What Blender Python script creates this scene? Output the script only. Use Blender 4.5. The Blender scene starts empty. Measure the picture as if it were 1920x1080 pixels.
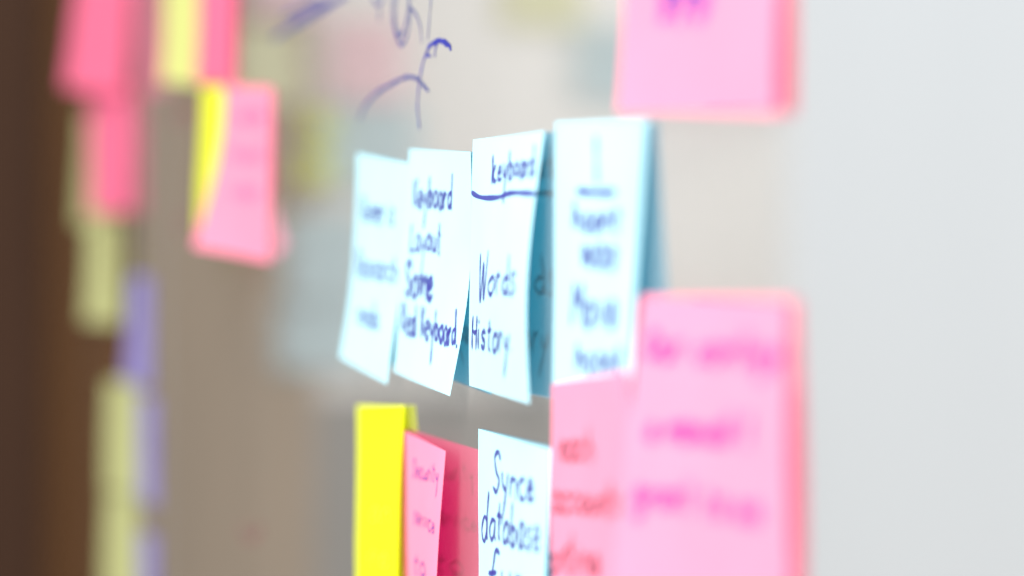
import bpy, math, random
import numpy as np
from mathutils import Vector, Matrix

# ------------------------------------------------------------------ camera, world, light
scene = bpy.context.scene
COL = scene.collection
F = 4533.0                                   # focal length in pixels of the 1920 px photograph (85 mm)
AL = math.atan(1380.0 / F)                   # angle between the view axis and the board
CAM_H = 0.216 * math.cos(AL)                 # camera stands about 0.21 m off the board
HORIZON = 330.0
CPOS = np.array([0.0, -CAM_H, 0.0])
FWD = np.array([-math.cos(AL), math.sin(AL), 0.0])
RGT = np.array([math.sin(AL), math.cos(AL), 0.0])

cam_data = bpy.data.cameras.new('camera')
cam = bpy.data.objects.new('camera', cam_data)
COL.objects.link(cam)
cam.location = CPOS
m = Matrix((( RGT[0], 0, -FWD[0]), (RGT[1], 0, -FWD[1]), (0, 1, 0)))
cam.rotation_euler = m.to_euler()
cam_data.sensor_width = 36.0
cam_data.lens = 36.0 * F / 1920.0
cam_data.shift_y = -(540.0 - HORIZON) / 1920.0
cam_data.clip_start = 0.01
cam_data.clip_end = 60
cam_data.dof.use_dof = True
cam_data.dof.focus_distance = 0.745
cam_data.dof.aperture_fstop = 3.5
cam_data.dof.aperture_blades = 0
scene.camera = cam

world = bpy.data.worlds.new('World')
scene.world = world
world.use_nodes = True
bgn = world.node_tree.nodes['Background']
_nt = world.node_tree
_tc = _nt.nodes.new('ShaderNodeTexCoord'); _sx = _nt.nodes.new('ShaderNodeSeparateXYZ'); _rp = _nt.nodes.new('ShaderNodeValToRGB')
_mr = _nt.nodes.new('ShaderNodeMapRange'); _mr.inputs['From Min'].default_value = -0.6; _mr.inputs['From Max'].default_value = 0.6
_nt.links.new(_tc.outputs['Generated'], _sx.inputs[0]); _nt.links.new(_sx.outputs['Z'], _mr.inputs['Value'])
_nt.links.new(_mr.outputs['Result'], _rp.inputs['Fac']); _nt.links.new(_rp.outputs['Color'], bgn.inputs['Color'])
_rp.color_ramp.elements[0].color = (0.80, 0.84, 0.87, 1)      # darker floor side of the room
_rp.color_ramp.elements[1].color = (0.92, 0.99, 1.05, 1)          # pale walls and ceiling
_rp.color_ramp.elements[0].position = 0.30; _rp.color_ramp.elements[1].position = 0.62
bgn.inputs['Strength'].default_value = 1.18

def area_light(name, loc, target, sx, sy, power, color):
    ld = bpy.data.lights.new(name, 'AREA')
    ld.shape = 'RECTANGLE'; ld.size = sx; ld.size_y = sy; ld.energy = power; ld.color = color
    o = bpy.data.objects.new(name, ld); COL.objects.link(o)
    o.location = loc
    o.rotation_euler = (Vector(target) - Vector(loc)).to_track_quat('-Z', 'Y').to_euler()
    return o
area_light('ceiling_light', (0.05, -0.50, 1.20), (-0.50, 0, -0.05), 1.1, 0.4, 49, (1.0, 0.985, 0.96))
area_light('window_light', (-0.02, -1.15, 0.30), (-0.45, 0, 0), 0.8, 1.0, 28, (0.95, 0.98, 1.0))

vs = scene.view_settings
vs.view_transform = 'Standard'; vs.look = 'None'; vs.exposure = 0.0; vs.gamma = 1.0
vs.use_curve_mapping = False

random.seed(7)
rng = np.random.default_rng(11)

# ------------------------------------------------------------------ measuring helpers
def proj(P):
    r = np.asarray(P, float) - CPOS
    z = r @ FWD
    return np.array([960 + F * (r @ RGT) / z, HORIZON - F * r[2] / z])

def on_board(u, v, lift=0.0):
    """point on the board plane (or a little in front of it) measured at a photo pixel"""
    d = FWD + RGT * (u - 960) / F + np.array([0, 0, 1.0]) * (HORIZON - v) / F
    t = (CAM_H - lift) / d[1]
    return CPOS + t * d

# ------------------------------------------------------------------ object helpers
def mesh_obj(name, verts, faces, mat, parent=None, smooth=False):
    me = bpy.data.meshes.new(name)
    me.from_pydata([tuple(map(float, v)) for v in verts], [], faces)
    me.update()
    if smooth:
        me.polygons.foreach_set('use_smooth', [True] * len(me.polygons))
    o = bpy.data.objects.new(name, me)
    COL.objects.link(o)
    if mat: me.materials.append(mat)
    if parent: o.parent = parent
    return o

def box(name, lo, hi, mat, parent=None, bevel=0.0):
    (x0, y0, z0), (x1, y1, z1) = lo, hi
    v = [(x0,y0,z0),(x1,y0,z0),(x1,y1,z0),(x0,y1,z0),(x0,y0,z1),(x1,y0,z1),(x1,y1,z1),(x0,y1,z1)]
    f = [(0,3,2,1),(4,5,6,7),(0,1,5,4),(1,2,6,5),(2,3,7,6),(3,0,4,7)]
    o = mesh_obj(name, v, f, mat, parent)
    if bevel:
        b = o.modifiers.new('bevel', 'BEVEL'); b.width = bevel; b.segments = 3
    return o

def tag(o, label, cat, group=None):
    o['label'] = label; o['category'] = cat
    if group: o['group'] = group
    return o

# ------------------------------------------------------------------ materials
def new_mat(name):
    mt = bpy.data.materials.new(name); mt.use_nodes = True
    nt = mt.node_tree
    for n in list(nt.nodes): nt.nodes.remove(n)
    out = nt.nodes.new('ShaderNodeOutputMaterial')
    return mt, nt, out

def noise(nt, scale, detail=4, rough=0.6, vec=None):
    n = nt.nodes.new('ShaderNodeTexNoise')
    n.inputs['Scale'].default_value = scale
    n.inputs['Detail'].default_value = detail
    n.inputs['Roughness'].default_value = rough
    if vec is not None: nt.links.new(vec, n.inputs['Vector'])
    return n

def paper(name, col, through=None, trans=0.45):
    mt, nt, out = new_mat(name)
    tc = nt.nodes.new('ShaderNodeTexCoord')
    n = noise(nt, 900, 3, 0.6, tc.outputs['Object'])
    n2 = noise(nt, 45, 3, 0.5, tc.outputs['Object'])
    mixc = nt.nodes.new('ShaderNodeMix'); mixc.data_type = 'RGBA'
    mixc.inputs['A'].default_value = (*[c * 0.93 for c in col], 1)
    mixc.inputs['B'].default_value = (*[min(1, c * 1.05) for c in col], 1)
    nt.links.new(n2.outputs['Fac'], mixc.inputs['Factor'])
    bmp = nt.nodes.new('ShaderNodeBump'); bmp.inputs['Strength'].default_value = 0.12
    bmp.inputs['Distance'].default_value = 0.0002
    nt.links.new(n.outputs['Fac'], bmp.inputs['Height'])
    d = nt.nodes.new('ShaderNodeBsdfDiffuse'); d.inputs['Roughness'].default_value = 0.4
    t = nt.nodes.new('ShaderNodeBsdfTranslucent')
    nt.links.new(mixc.outputs['Result'], d.inputs['Color'])
    t.inputs['Color'].default_value = (*(through or [c ** 2.3 for c in col]), 1)
    nt.links.new(bmp.outputs['Normal'], d.inputs['Normal'])
    mx = nt.nodes.new('ShaderNodeMixShader'); mx.inputs['Fac'].default_value = trans
    nt.links.new(d.outputs[0], mx.inputs[1]); nt.links.new(t.outputs[0], mx.inputs[2])
    nt.links.new(mx.outputs[0], out.inputs['Surface'])
    return mt

def ink(name, col, alpha=1.0):
    mt, nt, out = new_mat(name)
    d = nt.nodes.new('ShaderNodeBsdfPrincipled')
    d.inputs['Base Color'].default_value = (*col, 1)
    d.inputs['Roughness'].default_value = 0.6
    d.inputs['Specular IOR Level'].default_value = 0.25
    tc = nt.nodes.new('ShaderNodeTexCoord')
    n = noise(nt, 260, 3, 0.6, tc.outputs['Object'])
    mr = nt.nodes.new('ShaderNodeMapRange')
    mr.inputs['From Min'].default_value = 0.3; mr.inputs['From Max'].default_value = 0.7
    mr.inputs['To Min'].default_value = max(0, alpha - 0.18); mr.inputs['To Max'].default_value = min(1, alpha + 0.08)
    nt.links.new(n.outputs['Fac'], mr.inputs['Value'])
    nt.links.new(mr.outputs['Result'], d.inputs['Alpha'])
    tl = nt.nodes.new('ShaderNodeBsdfTranslucent'); tl.inputs['Color'].default_value = (0.9, 0.9, 0.95, 1)
    mx = nt.nodes.new('ShaderNodeMixShader'); mx.inputs['Fac'].default_value = 0.0 if name.startswith(('marker', 'joint')) else 0.17
    nt.links.new(d.outputs[0], mx.inputs[1]); nt.links.new(tl.outputs[0], mx.inputs[2])
    nt.links.new(mx.outputs[0], out.inputs['Surface'])
    return mt

def board_mat(name, col, rough, gloss=0.5, smear=0.06):
    """glossy enamel: a strong, slightly blurred mirror layer over a grey body"""
    mt, nt, out = new_mat(name)
    tc = nt.nodes.new('ShaderNodeTexCoord')
    mp = nt.nodes.new('ShaderNodeMapping'); mp.inputs['Scale'].default_value = (14, 14, 2.2)
    mp.inputs['Rotation'].default_value = (0, 0.06, 0)
    nt.links.new(tc.outputs['Object'], mp.inputs['Vector'])
    n = noise(nt, 1.0, 5, 0.6, mp.outputs['Vector'])
    mixc = nt.nodes.new('ShaderNodeMix'); mixc.data_type = 'RGBA'
    mixc.inputs['A'].default_value = (*[c * (1 - smear) for c in col], 1)
    mixc.inputs['B'].default_value = (*[c * (1 + smear) for c in col], 1)
    nt.links.new(n.outputs['Fac'], mixc.inputs['Factor'])
    mr = nt.nodes.new('ShaderNodeMapRange')
    mr.inputs['To Min'].default_value = rough * 0.6; mr.inputs['To Max'].default_value = rough * 1.4
    nt.links.new(n.outputs['Fac'], mr.inputs['Value'])
    d = nt.nodes.new('ShaderNodeBsdfDiffuse'); g = nt.nodes.new('ShaderNodeBsdfGlossy')
    g.inputs['Color'].default_value = (0.94, 0.95, 0.955, 1)
    nt.links.new(mixc.outputs['Result'], d.inputs['Color'])
    nt.links.new(mr.outputs['Result'], g.inputs['Roughness'])
    mx = nt.nodes.new('ShaderNodeMixShader'); mx.inputs['Fac'].default_value = gloss
    nt.links.new(d.outputs[0], mx.inputs[1]); nt.links.new(g.outputs[0], mx.inputs[2])
    nt.links.new(mx.outputs[0], out.inputs['Surface'])
    return mt

def wood_mat(name, c0, c1, rough=0.45):
    mt, nt, out = new_mat(name)
    p = nt.nodes.new('ShaderNodeBsdfPrincipled')
    tc = nt.nodes.new('ShaderNodeTexCoord')
    mp = nt.nodes.new('ShaderNodeMapping'); mp.inputs['Scale'].default_value = (38, 38, 2.2)
    nt.links.new(tc.outputs['Object'], mp.inputs['Vector'])
    n = noise(nt, 1.0, 6, 0.6, mp.outputs['Vector']); n.inputs['Distortion'].default_value = 0.8
    r = nt.nodes.new('ShaderNodeValToRGB')
    r.color_ramp.elements[0].position = 0.3; r.color_ramp.elements[0].color = (*c0, 1)
    r.color_ramp.elements[1].position = 0.75; r.color_ramp.elements[1].color = (*c1, 1)
    nt.links.new(n.outputs['Fac'], r.inputs['Fac'])
    nt.links.new(r.outputs['Color'], p.inputs['Base Color'])
    bmp = nt.nodes.new('ShaderNodeBump'); bmp.inputs['Strength'].default_value = 0.2
    bmp.inputs['Distance'].default_value = 0.001
    nt.links.new(n.outputs['Fac'], bmp.inputs['Height'])
    nt.links.new(bmp.outputs['Normal'], p.inputs['Normal'])
    p.inputs['Roughness'].default_value = rough
    p.inputs['Specular IOR Level'].default_value = 0.12
    nt.links.new(p.outputs[0], out.inputs['Surface'])
    return mt

M_BLUE = paper('paper_pale_blue', (0.55, 0.83, 0.88), (0.02, 0.24, 0.37))
M_PINK = paper('paper_pink', (0.96, 0.31, 0.43), (0.74, 0.012, 0.13))
M_ROSE = paper('paper_rose', (0.88, 0.18, 0.30), (0.60, 0.008, 0.06))
M_YEL = paper('paper_yellow', (0.80, 0.82, 0.025))
M_PALEYEL = paper('paper_pale_yellow', (0.68, 0.68, 0.24))
M_DULL = paper('paper_dull_yellow', (0.54, 0.53, 0.24))
M_PURP = paper('paper_lilac', (0.33, 0.28, 0.56))
M_INK = ink('ink_blue', (0.020, 0.014, 0.22))
M_INKF = ink('ink_blue_faded', (0.05, 0.055, 0.26), 0.85)
M_INKP = ink('ink_magenta', (0.26, 0.012, 0.22), 0.9)
M_INKV = ink('ink_violet', (0.12, 0.03, 0.28), 0.9)
M_INKR = ink('ink_red', (0.15, 0.018, 0.035), 0.85)
M_INKY = ink('ink_ochre', (0.72, 0.55, 0.02), 0.7)
M_MARK = ink('marker_blue', (0.014, 0.018, 0.22), 0.92)
M_MARKF = ink('marker_blue_faded', (0.03, 0.04, 0.18), 0.82)
M_MARKR = ink('marker_red_wiped', (0.30, 0.07, 0.09), 0.28)
M_BOARD = board_mat('whiteboard_enamel', (0.15, 0.136, 0.122), 0.05, 0.56, 0.16)
M_BOARD2 = board_mat('second_board_enamel', (0.45, 0.415, 0.375), 0.3, 0.06)
M_LOWDARK = board_mat('grey_low_darkener', (0.14, 0.125, 0.11), 0.4, 0.04)  # for the added slab that darkens the board's lower reflection
M_PINK_S = paper('paper_soft_pink', (0.88, 0.64, 0.67))
M_YEL_S = paper('paper_soft_yellow', (0.80, 0.78, 0.50))
M_BLUE_S = paper('paper_soft_blue', (0.60, 0.72, 0.74))
M_WOOD = wood_mat('stained_wood', (0.055, 0.021, 0.006), (0.095, 0.038, 0.010), 0.65)
M_TAN = wood_mat('tan_wood', (0.19, 0.13, 0.078), (0.28, 0.195, 0.12), 0.6)
M_WOODD = wood_mat('dark_wood', (0.034, 0.015, 0.008), (0.056, 0.026, 0.014), 0.7)
M_LINE = ink('joint_shadow', (0.16, 0.12, 0.09), 0.7)

# ------------------------------------------------------------------ the setting and the board
EDGE = -1.49        # left end of the whiteboard
END = -2.0          # wall that closes the corner
board = bpy.data.objects.new('whiteboard', None); COL.objects.link(board)
board.location = (-0.6, 0, -0.6)
tag(board, 'glossy grey-white whiteboard with blue marker drawing, covered in sticky notes', 'whiteboard')
def to_board(o):
    o.parent = board; o.matrix_parent_inverse = Matrix.Translation((0.6, 0, 0.6)); return o
to_board(box('writing_panel', (-1.335, 0.0, -0.6), (0.55, 0.018, 0.7), M_BOARD, bevel=0.0008))
to_board(box('writing_panel', (EDGE, 0.0, -0.6), (-1.3365, 0.018, 0.7), M_BOARD, bevel=0.0008))
to_board(box('wooden_edge_strip', (EDGE - 0.42, -0.006, -0.6), (EDGE - 0.0005, 0.018, 0.7), M_WOOD, bevel=0.003))

w = box('wall_back', (-2.6, 0.020, -0.7), (0.8, 0.08, 0.9), M_WOODD); w['kind'] = 'structure'
w = box('wall_end', (END - 0.05, -0.07, -0.7), (END, 0.0195, 0.9), M_WOODD); w['kind'] = 'structure'
w = box('wall_end_tan_reflector', (END - 0.05, -0.23, -0.7), (END - 0.002, -0.0705, 0.9), M_TAN); w['kind'] = 'structure'  # unseen tan strip, added to brighten and warm the board's left reflection
w = box('wall_end_low_darkener', (END - 0.05, -0.66, -0.7), (END - 0.003, -0.2305, -0.19), M_LOWDARK); w['kind'] = 'structure'  # invented dark lower slab, out of view; darkens the reflection low on the board
w = box('wall_end_panel', (END - 0.05, -0.66, -0.189), (END - 0.003, -0.2305, 0.9), M_BOARD2); w['kind'] = 'structure'

# ------------------------------------------------------------------ handwriting: a single-line pen alphabet
G = {
 'a': [[(.75,.85),(.4,1),(.05,.6),(.15,.08),(.45,.05),(.75,.5),(.78,.95)],[(.78,.95),(.74,.3),(.95,.02)]],
 'b': [[(.1,1.95),(.08,1),(.1,.05)],[(.1,.6),(.4,1),(.75,.65),(.6,.1),(.12,.05)]],
 'c': [[(.75,.85),(.45,1),(.08,.6),(.2,.1),(.55,.02),(.8,.2)]],
 'd': [[(.75,.85),(.35,.95),(.05,.5),(.2,.05),(.5,.08),(.76,.55)],[(.84,2.1),(.78,.9),(.77,.2),(.9,.0)]],
 'e': [[(.1,.5),(.7,.6),(.6,.95),(.3,.98),(.06,.5),(.25,.05),(.6,.05),(.82,.25)]],
 'f': [[(.75,1.75),(.5,1.95),(.32,1.5),(.3,.7),(.25,-.3)],[(.02,.95),(.35,1.0),(.7,1.05)]],
 'g': [[(.72,.85),(.35,1),(.05,.55),(.3,.1),(.7,.5)],[(.75,.95),(.72,-.3),(.4,-.85),(.05,-.6)]],
 'h': [[(.1,1.9),(.08,.9),(.1,.0)],[(.1,.6),(.45,1),(.7,.7),(.72,.0)]],
 'i': [[(.2,1),(.18,.4),(.3,.02)],[(.22,1.45),(.27,1.5)]],
 'k': [[(.1,1.8),(.08,.8),(.1,-.05)],[(.72,1.05),(.12,.5)],[(.3,.6),(.55,.25),(.82,.0)]],
 'l': [[(.15,2.0),(.12,1),(.15,.1),(.35,.0)]],
 'm': [[(.05,1),(.08,.5),(.08,0)],[(.08,.6),(.35,1),(.5,.6),(.5,0)],[(.5,.6),(.8,1),(.95,.6),(1.0,0)]],
 'n': [[(.06,1),(.08,.5),(.08,0)],[(.08,.6),(.45,1),(.7,.65),(.75,0)]],
 'o': [[(.45,1),(.08,.7),(.12,.15),(.5,.0),(.8,.4),(.7,.9),(.42,1)]],
 'r': [[(.08,1),(.1,.5),(.1,0)],[(.1,.55),(.35,.95),(.65,.9)]],
 's': [[(.7,.85),(.4,1),(.15,.8),(.35,.55),(.62,.35),(.5,.05),(.08,.08)]],
 't': [[(.35,1.7),(.3,.8),(.35,.1),(.6,.02)],[(.02,1.1),(.35,1.12),(.68,1.2)]],
 'u': [[(.08,1),(.08,.3),(.35,.0),(.68,.4),(.72,1)],[(.72,1),(.72,.3),(.88,.02)]],
 'v': [[(.05,1),(.3,.05),(.65,1.02)]],
 'w': [[(.03,1),(.2,.05),(.45,.8),(.65,.05),(.95,1.05)]],
 'y': [[(.05,1),(.15,.45),(.45,.3)],[(.78,1.0),(.52,.0),(.25,-1.45)]],
 'K': [[(.12,1.75),(.1,.8),(.12,0)],[(.85,1.7),(.15,.8)],[(.3,.95),(.6,.4),(.9,.0)]],
 'L': [[(.2,1.8),(.15,.8),(.1,.1),(.45,.02),(.85,.1)]],
 'S': [[(.85,1.55),(.55,1.85),(.15,1.5),(.4,1.0),(.75,.55),(.5,.02),(.05,.2)]],
 'R': [[(.15,1.75),(.12,.8),(.1,0)],[(.12,1.7),(.6,1.7),(.75,1.25),(.2,.9)],[(.25,.9),(.6,.4),(.9,0)]],
 'H': [[(.1,1.85),(.12,.9),(.15,-.05)],[(.78,1.85),(.78,.9),(.85,-.1)],[(.12,.95),(.45,.92),(.8,.95)]],
 'W': [[(.05,2.3),(.12,1),(.2,0.0),(.45,1.9),(.6,.0),(.95,2.4)]],
 'N': [[(.1,0),(.12,1),(.12,1.75)],[(.12,1.75),(.5,.8),(.85,.05)],[(.85,.05),(.86,1),(.88,1.8)]],
 'M': [[(.08,0),(.1,1),(.15,1.8)],[(.15,1.8),(.45,.7),(.8,1.75)],[(.8,1.75),(.9,.8),(.95,0)]],
 'O': [[(.5,1.75),(.08,1.2),(.15,.2),(.5,.0),(.88,.5),(.8,1.5),(.45,1.75)]],
 'A': [[(.05,0),(.3,1),(.5,1.8)],[(.5,1.8),(.7,.9),(.9,0)],[(.2,.6),(.75,.65)]],
 '.': [[(.1,.08),(.22,.0)]],
 ' ': [],
}
GW = {'m': 1.15, 'w': 1.05, 'W': 1.1, 'M': 1.1, 'i': .45, 'l': .5, '.': .4, ' ': .6, 't': .75, 'r': .7, 'f': .75}

def smooth_line(pts, n=7):
    pts = [np.array(p, float) for p in pts]
    if len(pts) < 3:
        return [pts[0] + (pts[-1] - pts[0]) * t for t in np.linspace(0, 1, n + 1)]
    P = [2*pts[0]-pts[1]] + pts + [2*pts[-1]-pts[-2]]
    out = []
    for i in range(1, len(P) - 2):
        for t in np.linspace(0, 1, n, endpoint=False):
            a, b, c, d = P[i-1], P[i], P[i+1], P[i+2]
            out.append(.5*((2*b)+(-a+c)*t+(2*a-5*b+4*c-d)*t*t+(-a+3*b-3*c+d)*t**3))
    out.append(pts[-1])
    return out

def ribbon(lines, width, surf):
    """lines: lists of photo-measured points; surf maps one to (3D point, normal). Returns verts, faces."""
    V, Fc = [], []
    for k, ln in enumerate(lines):
        pn = [surf(p) for p in ln]
        off = 0.00012 + 0.000006 * (k % 12)
        P = [p + n * off for p, n in pn]
        wv = width * (0.85 + 0.3 * rng.random())
        base = len(V); L = len(P)
        for i in range(L):
            t = P[min(i+1, L-1)] - P[max(i-1, 0)]
            t = t / (np.linalg.norm(t) + 1e-12)
            s = np.cross(pn[i][1], t); s /= (np.linalg.norm(s) + 1e-12)
            e = min(i, L-1-i)
            taper = (0.62, 0.9, 1.0)[min(e, 2)]
            ww = wv * taper * (1 + 0.16 * math.sin(i * 0.7 + k)) * 0.5
            V.append(P[i] - s * ww); V.append(P[i] + s * ww)
        for i in range(L - 1):
            a = base + 2*i
            Fc.append((a, a+1, a+3, a+2))
        # rounded ends
        for (i0, sg) in ((0, -1), (L - 1, 1)):
            q = P[min(i0+1, L-1)] - P[max(i0-1, 0)]
            q = q / (np.linalg.norm(q) + 1e-12)
            V.append(P[i0] + q * sg * wv * 0.28)
            a = base + 2*i0; t_ = len(V) - 1
            Fc.append((a, a+1, t_) if sg > 0 else (a+1, a, t_))
    return V, Fc

def word_lines(text, p0, p1, xh, jit=0.06, slant=0.09):
    p0 = np.array(p0, float); p1 = np.array(p1, float)
    tot = sum(GW.get(c, .9) for c in text)
    ax = (p1 - p0) / tot
    x = 0.0; out = []
    for c in text:
        gw = GW.get(c, .9)
        sc = gw * 0.92
        dy = rng.normal(0, 0.04); hs = 1 + rng.normal(0, 0.05)
        for st in G[c]:
            pts = [(a + rng.normal(0, jit*.5), b + rng.normal(0, jit)) for a, b in st]
            ln = smooth_line(pts)
            out.append([p0 + ax * (x + q[0]*sc + slant*q[1]) + np.array([0, -xh]) * (q[1]*hs + dy) for q in ln])
        x += gw
    return out

# ------------------------------------------------------------------ sticky notes
NU, NV = 22, 30
class Note:
    """a square of paper stuck near its top: corner lifts (mm) off the board, with a bulge along each side"""
    def __init__(self, s, zt, roll, lifts, bl=0, br=0, size=(.076, .076), prof=1.15):
        self.s, self.zt, self.roll = s, zt, math.radians(roll)
        self.tl, self.tr, self.bl, self.br = [l / 1000 for l in lifts]
        self.gl, self.gr = bl / 1000, br / 1000
        self.w, self.h = size; self.prof = prof
        self.ph = rng.random(3) * 6.28
        self.amp = 0.0004
    def P(self, u, v):
        wt = math.sqrt(max(self.w**2 - (self.tr - self.tl)**2, 1e-6))
        hl = math.sqrt(max(self.h**2 - (self.bl - self.tl)**2, 1e-6))
        hr = math.sqrt(max(self.h**2 - (self.br - self.tr)**2, 1e-6))
        x = u * wt; z = -v * (hl * (1-u) + hr * u)
        g = abs(v) ** self.prof if v > 0 else v
        L = self.tl * (1-g) + self.bl * g + self.gl * math.sin(math.pi * v)
        R = self.tr * (1-g) + self.br * g + self.gr * math.sin(math.pi * v)
        d = L * (1-u) + R * u
        d += self.amp * v * (math.sin(3.1*v*2 + 2.2*u + self.ph[0]) + 0.6*math.sin(5.3*u + 3*v + self.ph[1]))
        d = max(d, 0.0003)
        c, sn = math.cos(self.roll), math.sin(self.roll)
        return np.array([self.s + c*x - sn*z, -d, self.zt + sn*x + c*z])
    def N(self, u, v):
        e = 0.01
        a = self.P(u+e, v) - self.P(u-e, v); b = self.P(u, v+e) - self.P(u, v-e)
        n = np.cross(b, a); n /= np.linalg.norm(n)
        return n if n[1] < 0 else -n
    def uv(self, px):
        u, v = .5, .5
        for _ in range(14):
            q = proj(self.P(u, v)); e = 1e-3
            J = np.array([(proj(self.P(u+e, v)) - q)/e, (proj(self.P(u, v+e)) - q)/e]).T
            du, dv = np.linalg.solve(J, np.asarray(px) - q)
            u = min(1.6, max(-.6, u + max(-.4, min(.4, du)))); v = min(1.6, max(-.6, v + max(-.4, min(.4, dv))))
        return u, v
    def surf(self, px):
        u, v = self.uv(px)
        u = min(.995, max(.005, u)); v = min(.995, max(.005, v))
        return self.P(u, v), self.N(u, v)
    def corners(self):
        return [proj(self.P(u, v)).round().astype(int).tolist() for u, v in ((0,0),(1,0),(0,1),(1,1))]

DBG = []
def sticky(label, mat, note, words=(), inkm=None, width=0.0011, extra=(), group=None):
    V = []; Fc = []
    for j in range(NV + 1):
        for i in range(NU + 1):
            V.append(note.P(i / NU, j / NV))
    for j in range(NV):
        for i in range(NU):
            a = j*(NU+1)+i
            Fc.append((a, a+NU+1, a+NU+2, a+1))
    o0 = note.P(.5, 0)
    V = [p - o0 for p in V]
    o = mesh_obj('sticky_note', V, Fc, mat, smooth=True)
    o.location = o0
    tag(o, label, 'sticky note', group)
    for wd in words:
        text, p0, p1, xh = wd[:4]
        im = wd[4] if len(wd) > 4 and wd[4] else inkm
        wi = wd[5] if len(wd) > 5 else width
        vv, ff = ribbon(word_lines(text, p0, p1, xh), wi, note.surf)
        mesh_obj('handwritten_line', [p - o0 for p in vv], ff, im, o)
    for (pts, wi, im) in extra:
        vv, ff = ribbon([smooth_line(pts)], wi, note.surf)
        mesh_obj('pen_stroke', [p - o0 for p in vv], ff, im, o)
    DBG.append((label, note.corners()))
    return o

# the row of pale blue notes
sticky('blurred pale blue note, leftmost of the upper blue row', M_BLUE,
    Note(-.8744, .0085, -3.1, (.5, .5, 6.0, 7.1), -1.2, -1.2),
    [('Numer is', (677, 412), (742, 424), 27), ('Research', (668, 516), (748, 532), 28), ('needs.', (670, 604), (716, 618), 24)], M_INK, .0014)
sticky('pale blue note reading Keyboard Layout Some Real Keyboard', M_BLUE,
    Note(-.7968, .0092, -1.3, (.5, .6, 5.9, 6.6), 0.4, -2.5),
    [('Keyboard', (775, 386), (849, 392), 29, M_INK), ('Layout', (769, 470), (829, 472), 29, M_INKF),
     ('Some', (760, 552), (814, 562), 36, M_INK, .0022), ('Real Keyboard.', (753, 621), (860, 650), 30, M_INK)], M_INK, .0015)
sticky('pale blue note with keyboard underlined above Words History', M_BLUE,
    Note(-.7185, .0113, 0.9, (.5, 1.6, 2.0, 6.8), 0.5, 2.3),
    [('keyboard', (922, 340), (1004, 328), 27), ('Words', (897, 560), (971, 550), 38), ('History.', (884, 652), (962, 658), 33)], M_INK, .0015,
    [([(883, 360), (903, 370), (933, 370), (958, 362), (984, 362), (1012, 364)], .0016, M_INK)])
sticky('pale blue note with inverted T mark and four words', M_BLUE,
    Note(-.6359, .0150, -1.0, (.5, 1.3, .5, 5.0), 0.2, 0.8),
    [('hcont', (1073, 427), (1166, 432), 25), ('was', (1090, 496), (1162, 502), 36), ('Move', (1070, 604), (1160, 612), 42), ('hcont', (1078, 690), (1172, 698), 27)], M_INK, .0021,
    [([(1118, 255), (1119, 300), (1120, 345)], .0026, M_INKF), ([(1082, 358), (1118, 361), (1156, 360)], .0018, M_INK)])
# lower row
sticky('plain bright yellow note in the lower row', M_YEL,
    Note(-.8740, -.0850, 5.2, (.6, 2.0, 2.5, 7.0), 0, 0.5),
    [('an', (695, 975), (735, 978), 22), ('me', (690, 1058), (730, 1062), 22)], M_INKY, .0013)
sticky('narrow pink note curling away beside the yellow note', M_PINK,
    Note(-.8080, -.0870, 0.5, (1.0, 5.5, .6, 11.0), -0.4, 0.6),
    [('Security', (774, 893), (824, 906), 19), ('service', (776, 980), (816, 1000), 20), ('to', (776, 1075), (800, 1080), 24)], M_INKV, .0009)
sticky('pale blue note reading Synce database in the lower row', M_BLUE,
    Note(-.7125, -.0775, 1.5, (.5, 1.5, 1.5, 4.8), 0, 0.5),
    [('Synce', (924, 918), (1004, 945), 40), ('database', (903, 1010), (1014, 1036), 42), ('fur', (915, 1112), (985, 1130), 44)], M_INK, .0015)
sticky('pink note with red writing left of the largest pink note', M_PINK,
    Note(-.6350, -.0575, 7.2, (1.8, 6.8, 4.9, 3.0), 0.4, 0),
    [('each', (1050, 860), (1116, 864), 34), ('accounts', (1038, 960), (1168, 968), 34), ('online', (1030, 1072), (1128, 1082), 36)], M_INKR, .0016,
    [([(1058, 1040), (1067, 1022), (1078, 1040)], .0012, M_INKR)])
sticky('large blurred pink note with magenta writing, nearest at lower right', M_PINK,
    Note(-.5490, -.0290, 2.0, (6.8, 1.0, 15.7, 1.7), 0.8, 0.2),
    [('Our configs', (1212, 672), (1474, 684), 28), ('a manual t', (1212, 824), (1412, 830), 28), ('grant to us', (1190, 942), (1432, 980), 30)], M_INKP, .0019)
sticky('large blurred pink note cut off by the top of the picture', M_PINK,
    Note(-.5510, .0915, -1.6, (8.6, 1.0, 11.2, 1.7), 0, 0.2),
    [('gyg', (1238, 8), (1335, -4), 34)], M_INKV, .0030)
# farther left on the board
sticky('yellow note half hidden behind the tilted pink note', M_YEL,
    Note(-1.1650, .0431, -1.7, (8.3, .5, 11.3, 4.5)))
sticky('tilted pink note flaring at its bottom, over a yellow one', M_PINK,
    Note(-1.1094, .0420, -2.9, (8.5, .6, 22.0, 1.0), -0.5, 0, prof=1.9),
    [('see the', (444, 228), (496, 232), 18), ('board', (434, 300), (492, 305), 18), ('rules', (432, 368), (486, 374), 18)], M_INKP, .0010)
sticky('pale yellow note at the top beside a pink one', M_PALEYEL,
    Note(-1.2782, .1262, -4.1, (8.9, 3.7, 10.5, 2.8)))
sticky('saturated pink note at the top beside a pale yellow one', M_ROSE,
    Note(-1.1942, .1234, -4.1, (5.2, 1.6, 6.0, 1.1)))
sticky('big blurred pink note at the top left, on the wooden edge', M_ROSE,
    Note(-1.5350, .1309, -4.7, (24.4, 1.5, 33.7, 4.0)))
sticky('blurred yellow note peeping out behind the left pink notes', M_DULL,
    Note(-1.6500, .0425, 0.2, (8.0, 6.8, 13.0, 6.8)))
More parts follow.
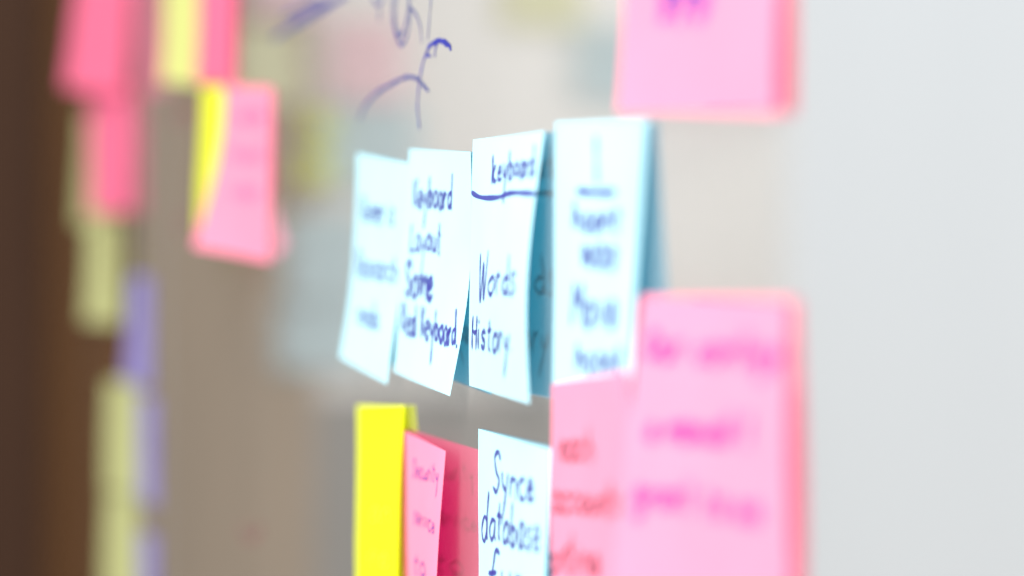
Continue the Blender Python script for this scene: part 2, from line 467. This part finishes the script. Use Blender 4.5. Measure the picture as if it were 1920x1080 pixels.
sticky('blurred pink note below the big pink one at left', M_ROSE,
    Note(-1.5400, .0530, 0.6, (17.4, 0.8, 16.7, 0.8)))
sticky('blurred yellow note hanging below the left pink notes', M_DULL,
    Note(-1.5600, -.0230, 1.0, (15.0, 3.0, 18.5, 3.0), size=(.076,.070)))
sticky('lilac note highest of the lilac column at left', M_PURP,
    Note(-1.4700, -.0600, 1.2, (.6, .6, 4.9, .6), size=(.076, .064)))
sticky('dull yellow note below the highest lilac note', M_DULL,
    Note(-1.5150, -.1275, 5.1, (9.5, 1.0, 12.7, 1.0), size=(.076,.068)))
sticky('lilac note in the middle of the lilac column at left', M_PURP,
    Note(-1.4500, -.1310, 3.6, (.5, .5, .6, .6), size=(.076, .062)))
sticky('dull yellow note cut off by the bottom at left', M_DULL,
    Note(-1.5150, -.1978, 6.4, (10.5, 1.0, 14.2, 1.0)))
sticky('lilac note cut off by the bottom at left', M_PURP,
    Note(-1.4500, -.2120, 5.6, (.5, .5, .6, .6), size=(.076, .062)))

# ------------------------------------------------------------------ marker drawing on the board
def bsurf(px):
    return on_board(px[0], px[1]), np.array([0, -1.0, 0])
def marker(lines, width, mat, name='marker_stroke'):
    vv, ff = ribbon([smooth_line(l) for l in lines], width, bsurf)
    to_board(mesh_obj(name, vv, ff, mat))
marker([[(846,93),(841,83),(828,77),(815,80),(805,87),(800,98)],[(840,86),(826,76),(814,80)]], .0016, M_MARK)
marker([[(801,97),(794,115),(789,140),(785,168),(783,198),(785,222),(787,242)]], .0012, M_MARK)
marker([[(819,84),(816,95),(816,107)],[(797,107),(802,103),(808,106)]], .0009, M_MARK)
marker([[(674,224),(682,203),(696,184),(715,168),(736,157),(755,147),(770,144),(784,149),(795,161),(804,171)]], .0014, M_MARKF)
marker([[(809,-10),(806,30),(802,76)]], .0009, M_MARKF)
marker([[(737,-10),(736,25),(739,52),(745,73),(752,84),(760,76),(766,55),(769,25),(766,-10)],
        [(744,-10),(741,20),(742,45),(747,66),(755,62),(762,40),(766,15),(768,-5)]], .0013, M_MARKF)
marker([[(768,14),(777,22),(784,36),(789,55),(791,80)]], .0010, M_MARKF)
marker([[(698,-4),(706,8),(714,6),(720,-6)],[(712,16),(711,38)]], .0014, M_MARKF)
marker([[(512,72),(545,52),(580,32),(615,12),(650,-8)],[(545,45),(580,24),(620,2)]], .0022, M_MARKF)
marker([[(530,30),(560,14),(600,-4)]], .0020, M_MARKF)
marker([[(322,200),(340,232),(352,196),(366,236)],[(324,225),(344,205),(364,215)]], .0045, M_MARKR, 'wiped_marker_smudge')
marker([[(330,400),(346,440),(352,402),(364,432)]], .0045, M_MARKR, 'wiped_marker_smudge')
marker([[(452,985),(470,1012),(490,988),(478,1008)]], .0045, M_MARKR, 'wiped_marker_smudge')

# ------------------------------------------------------------------ notes on the end wall, seen as reflections in the board
def end_note(label, mat, u0, v0, u1, v1, off=0.0):
    pts = []
    for (u, v) in ((u0, v0), (u1, v0), (u0, v1), (u1, v1)):
        d = FWD + RGT*(u-960)/F + np.array([0,0,1.0])*(HORIZON - v)/F
        t = END / d[0]
        p = CPOS + t*d
        pts.append((-p[1], p[2]))
    ys = [p[0] for p in pts]; zs = [p[1] for p in pts]
    y0, y1, z0, z1 = min(ys), max(ys), min(zs), max(zs)
    n = 8; V = []; Fc = []
    for j in range(n+1):
        for i in range(n+1):
            a, b = i/n, j/n
            V.append((0.001 + 0.008*(1-b)**2 + .001*math.sin(3*a), (a-.5)*(y1-y0), (b-1)*(z1-z0)))
    for j in range(n):
        for i in range(n):
            a = j*(n+1)+i; Fc.append((a, a+1, a+n+2, a+n+1))
    o = mesh_obj('sticky_note', V, Fc, mat, smooth=True)
    o.location = (END + off, (y0+y1)/2, z1)
    tag(o, label, 'sticky note', 'notes mirrored in the whiteboard')
end_note('pale blue note mirrored faintly in the board left of the blue row', M_BLUE_S, 600, 195, 785, 350)
end_note('pale blue note mirrored low in the board beside the leftmost blue note', M_BLUE_S, 535, 400, 690, 560)
end_note('pale blue note mirrored lowest in the board left of the blue row', M_BLUE_S, 520, 570, 680, 690)
end_note('pink note mirrored faintly beneath the marker loops', M_PINK_S, 620, 40, 755, 190)
end_note('yellow note mirrored faintly above the tilted pink note', M_YEL_S, 440, 50, 560, 195)
end_note('pink note mirrored faintly at the top beside the marker diagonals', M_PINK_S, 470, -90, 600, 30)
end_note('yellow note mirrored faintly at the top right of the marker drawing', M_YEL_S, 940, -90, 1090, 50)
end_note('pale blue note mirrored faintly left of the cut off top pink note', M_BLUE_S, 1075, 50, 1220, 190)
end_note('small yellow note mirrored on the edge of the blue reflection', M_YEL, 570, 210, 615, 262, 0.012)
end_note('smaller lower yellow note mirrored on the edge of the blue reflection', M_YEL, 560, 288, 612, 345, 0.012)

import os
if os.environ.get('NOTE_DEBUG'):
    for l, c in DBG: print(c, l)
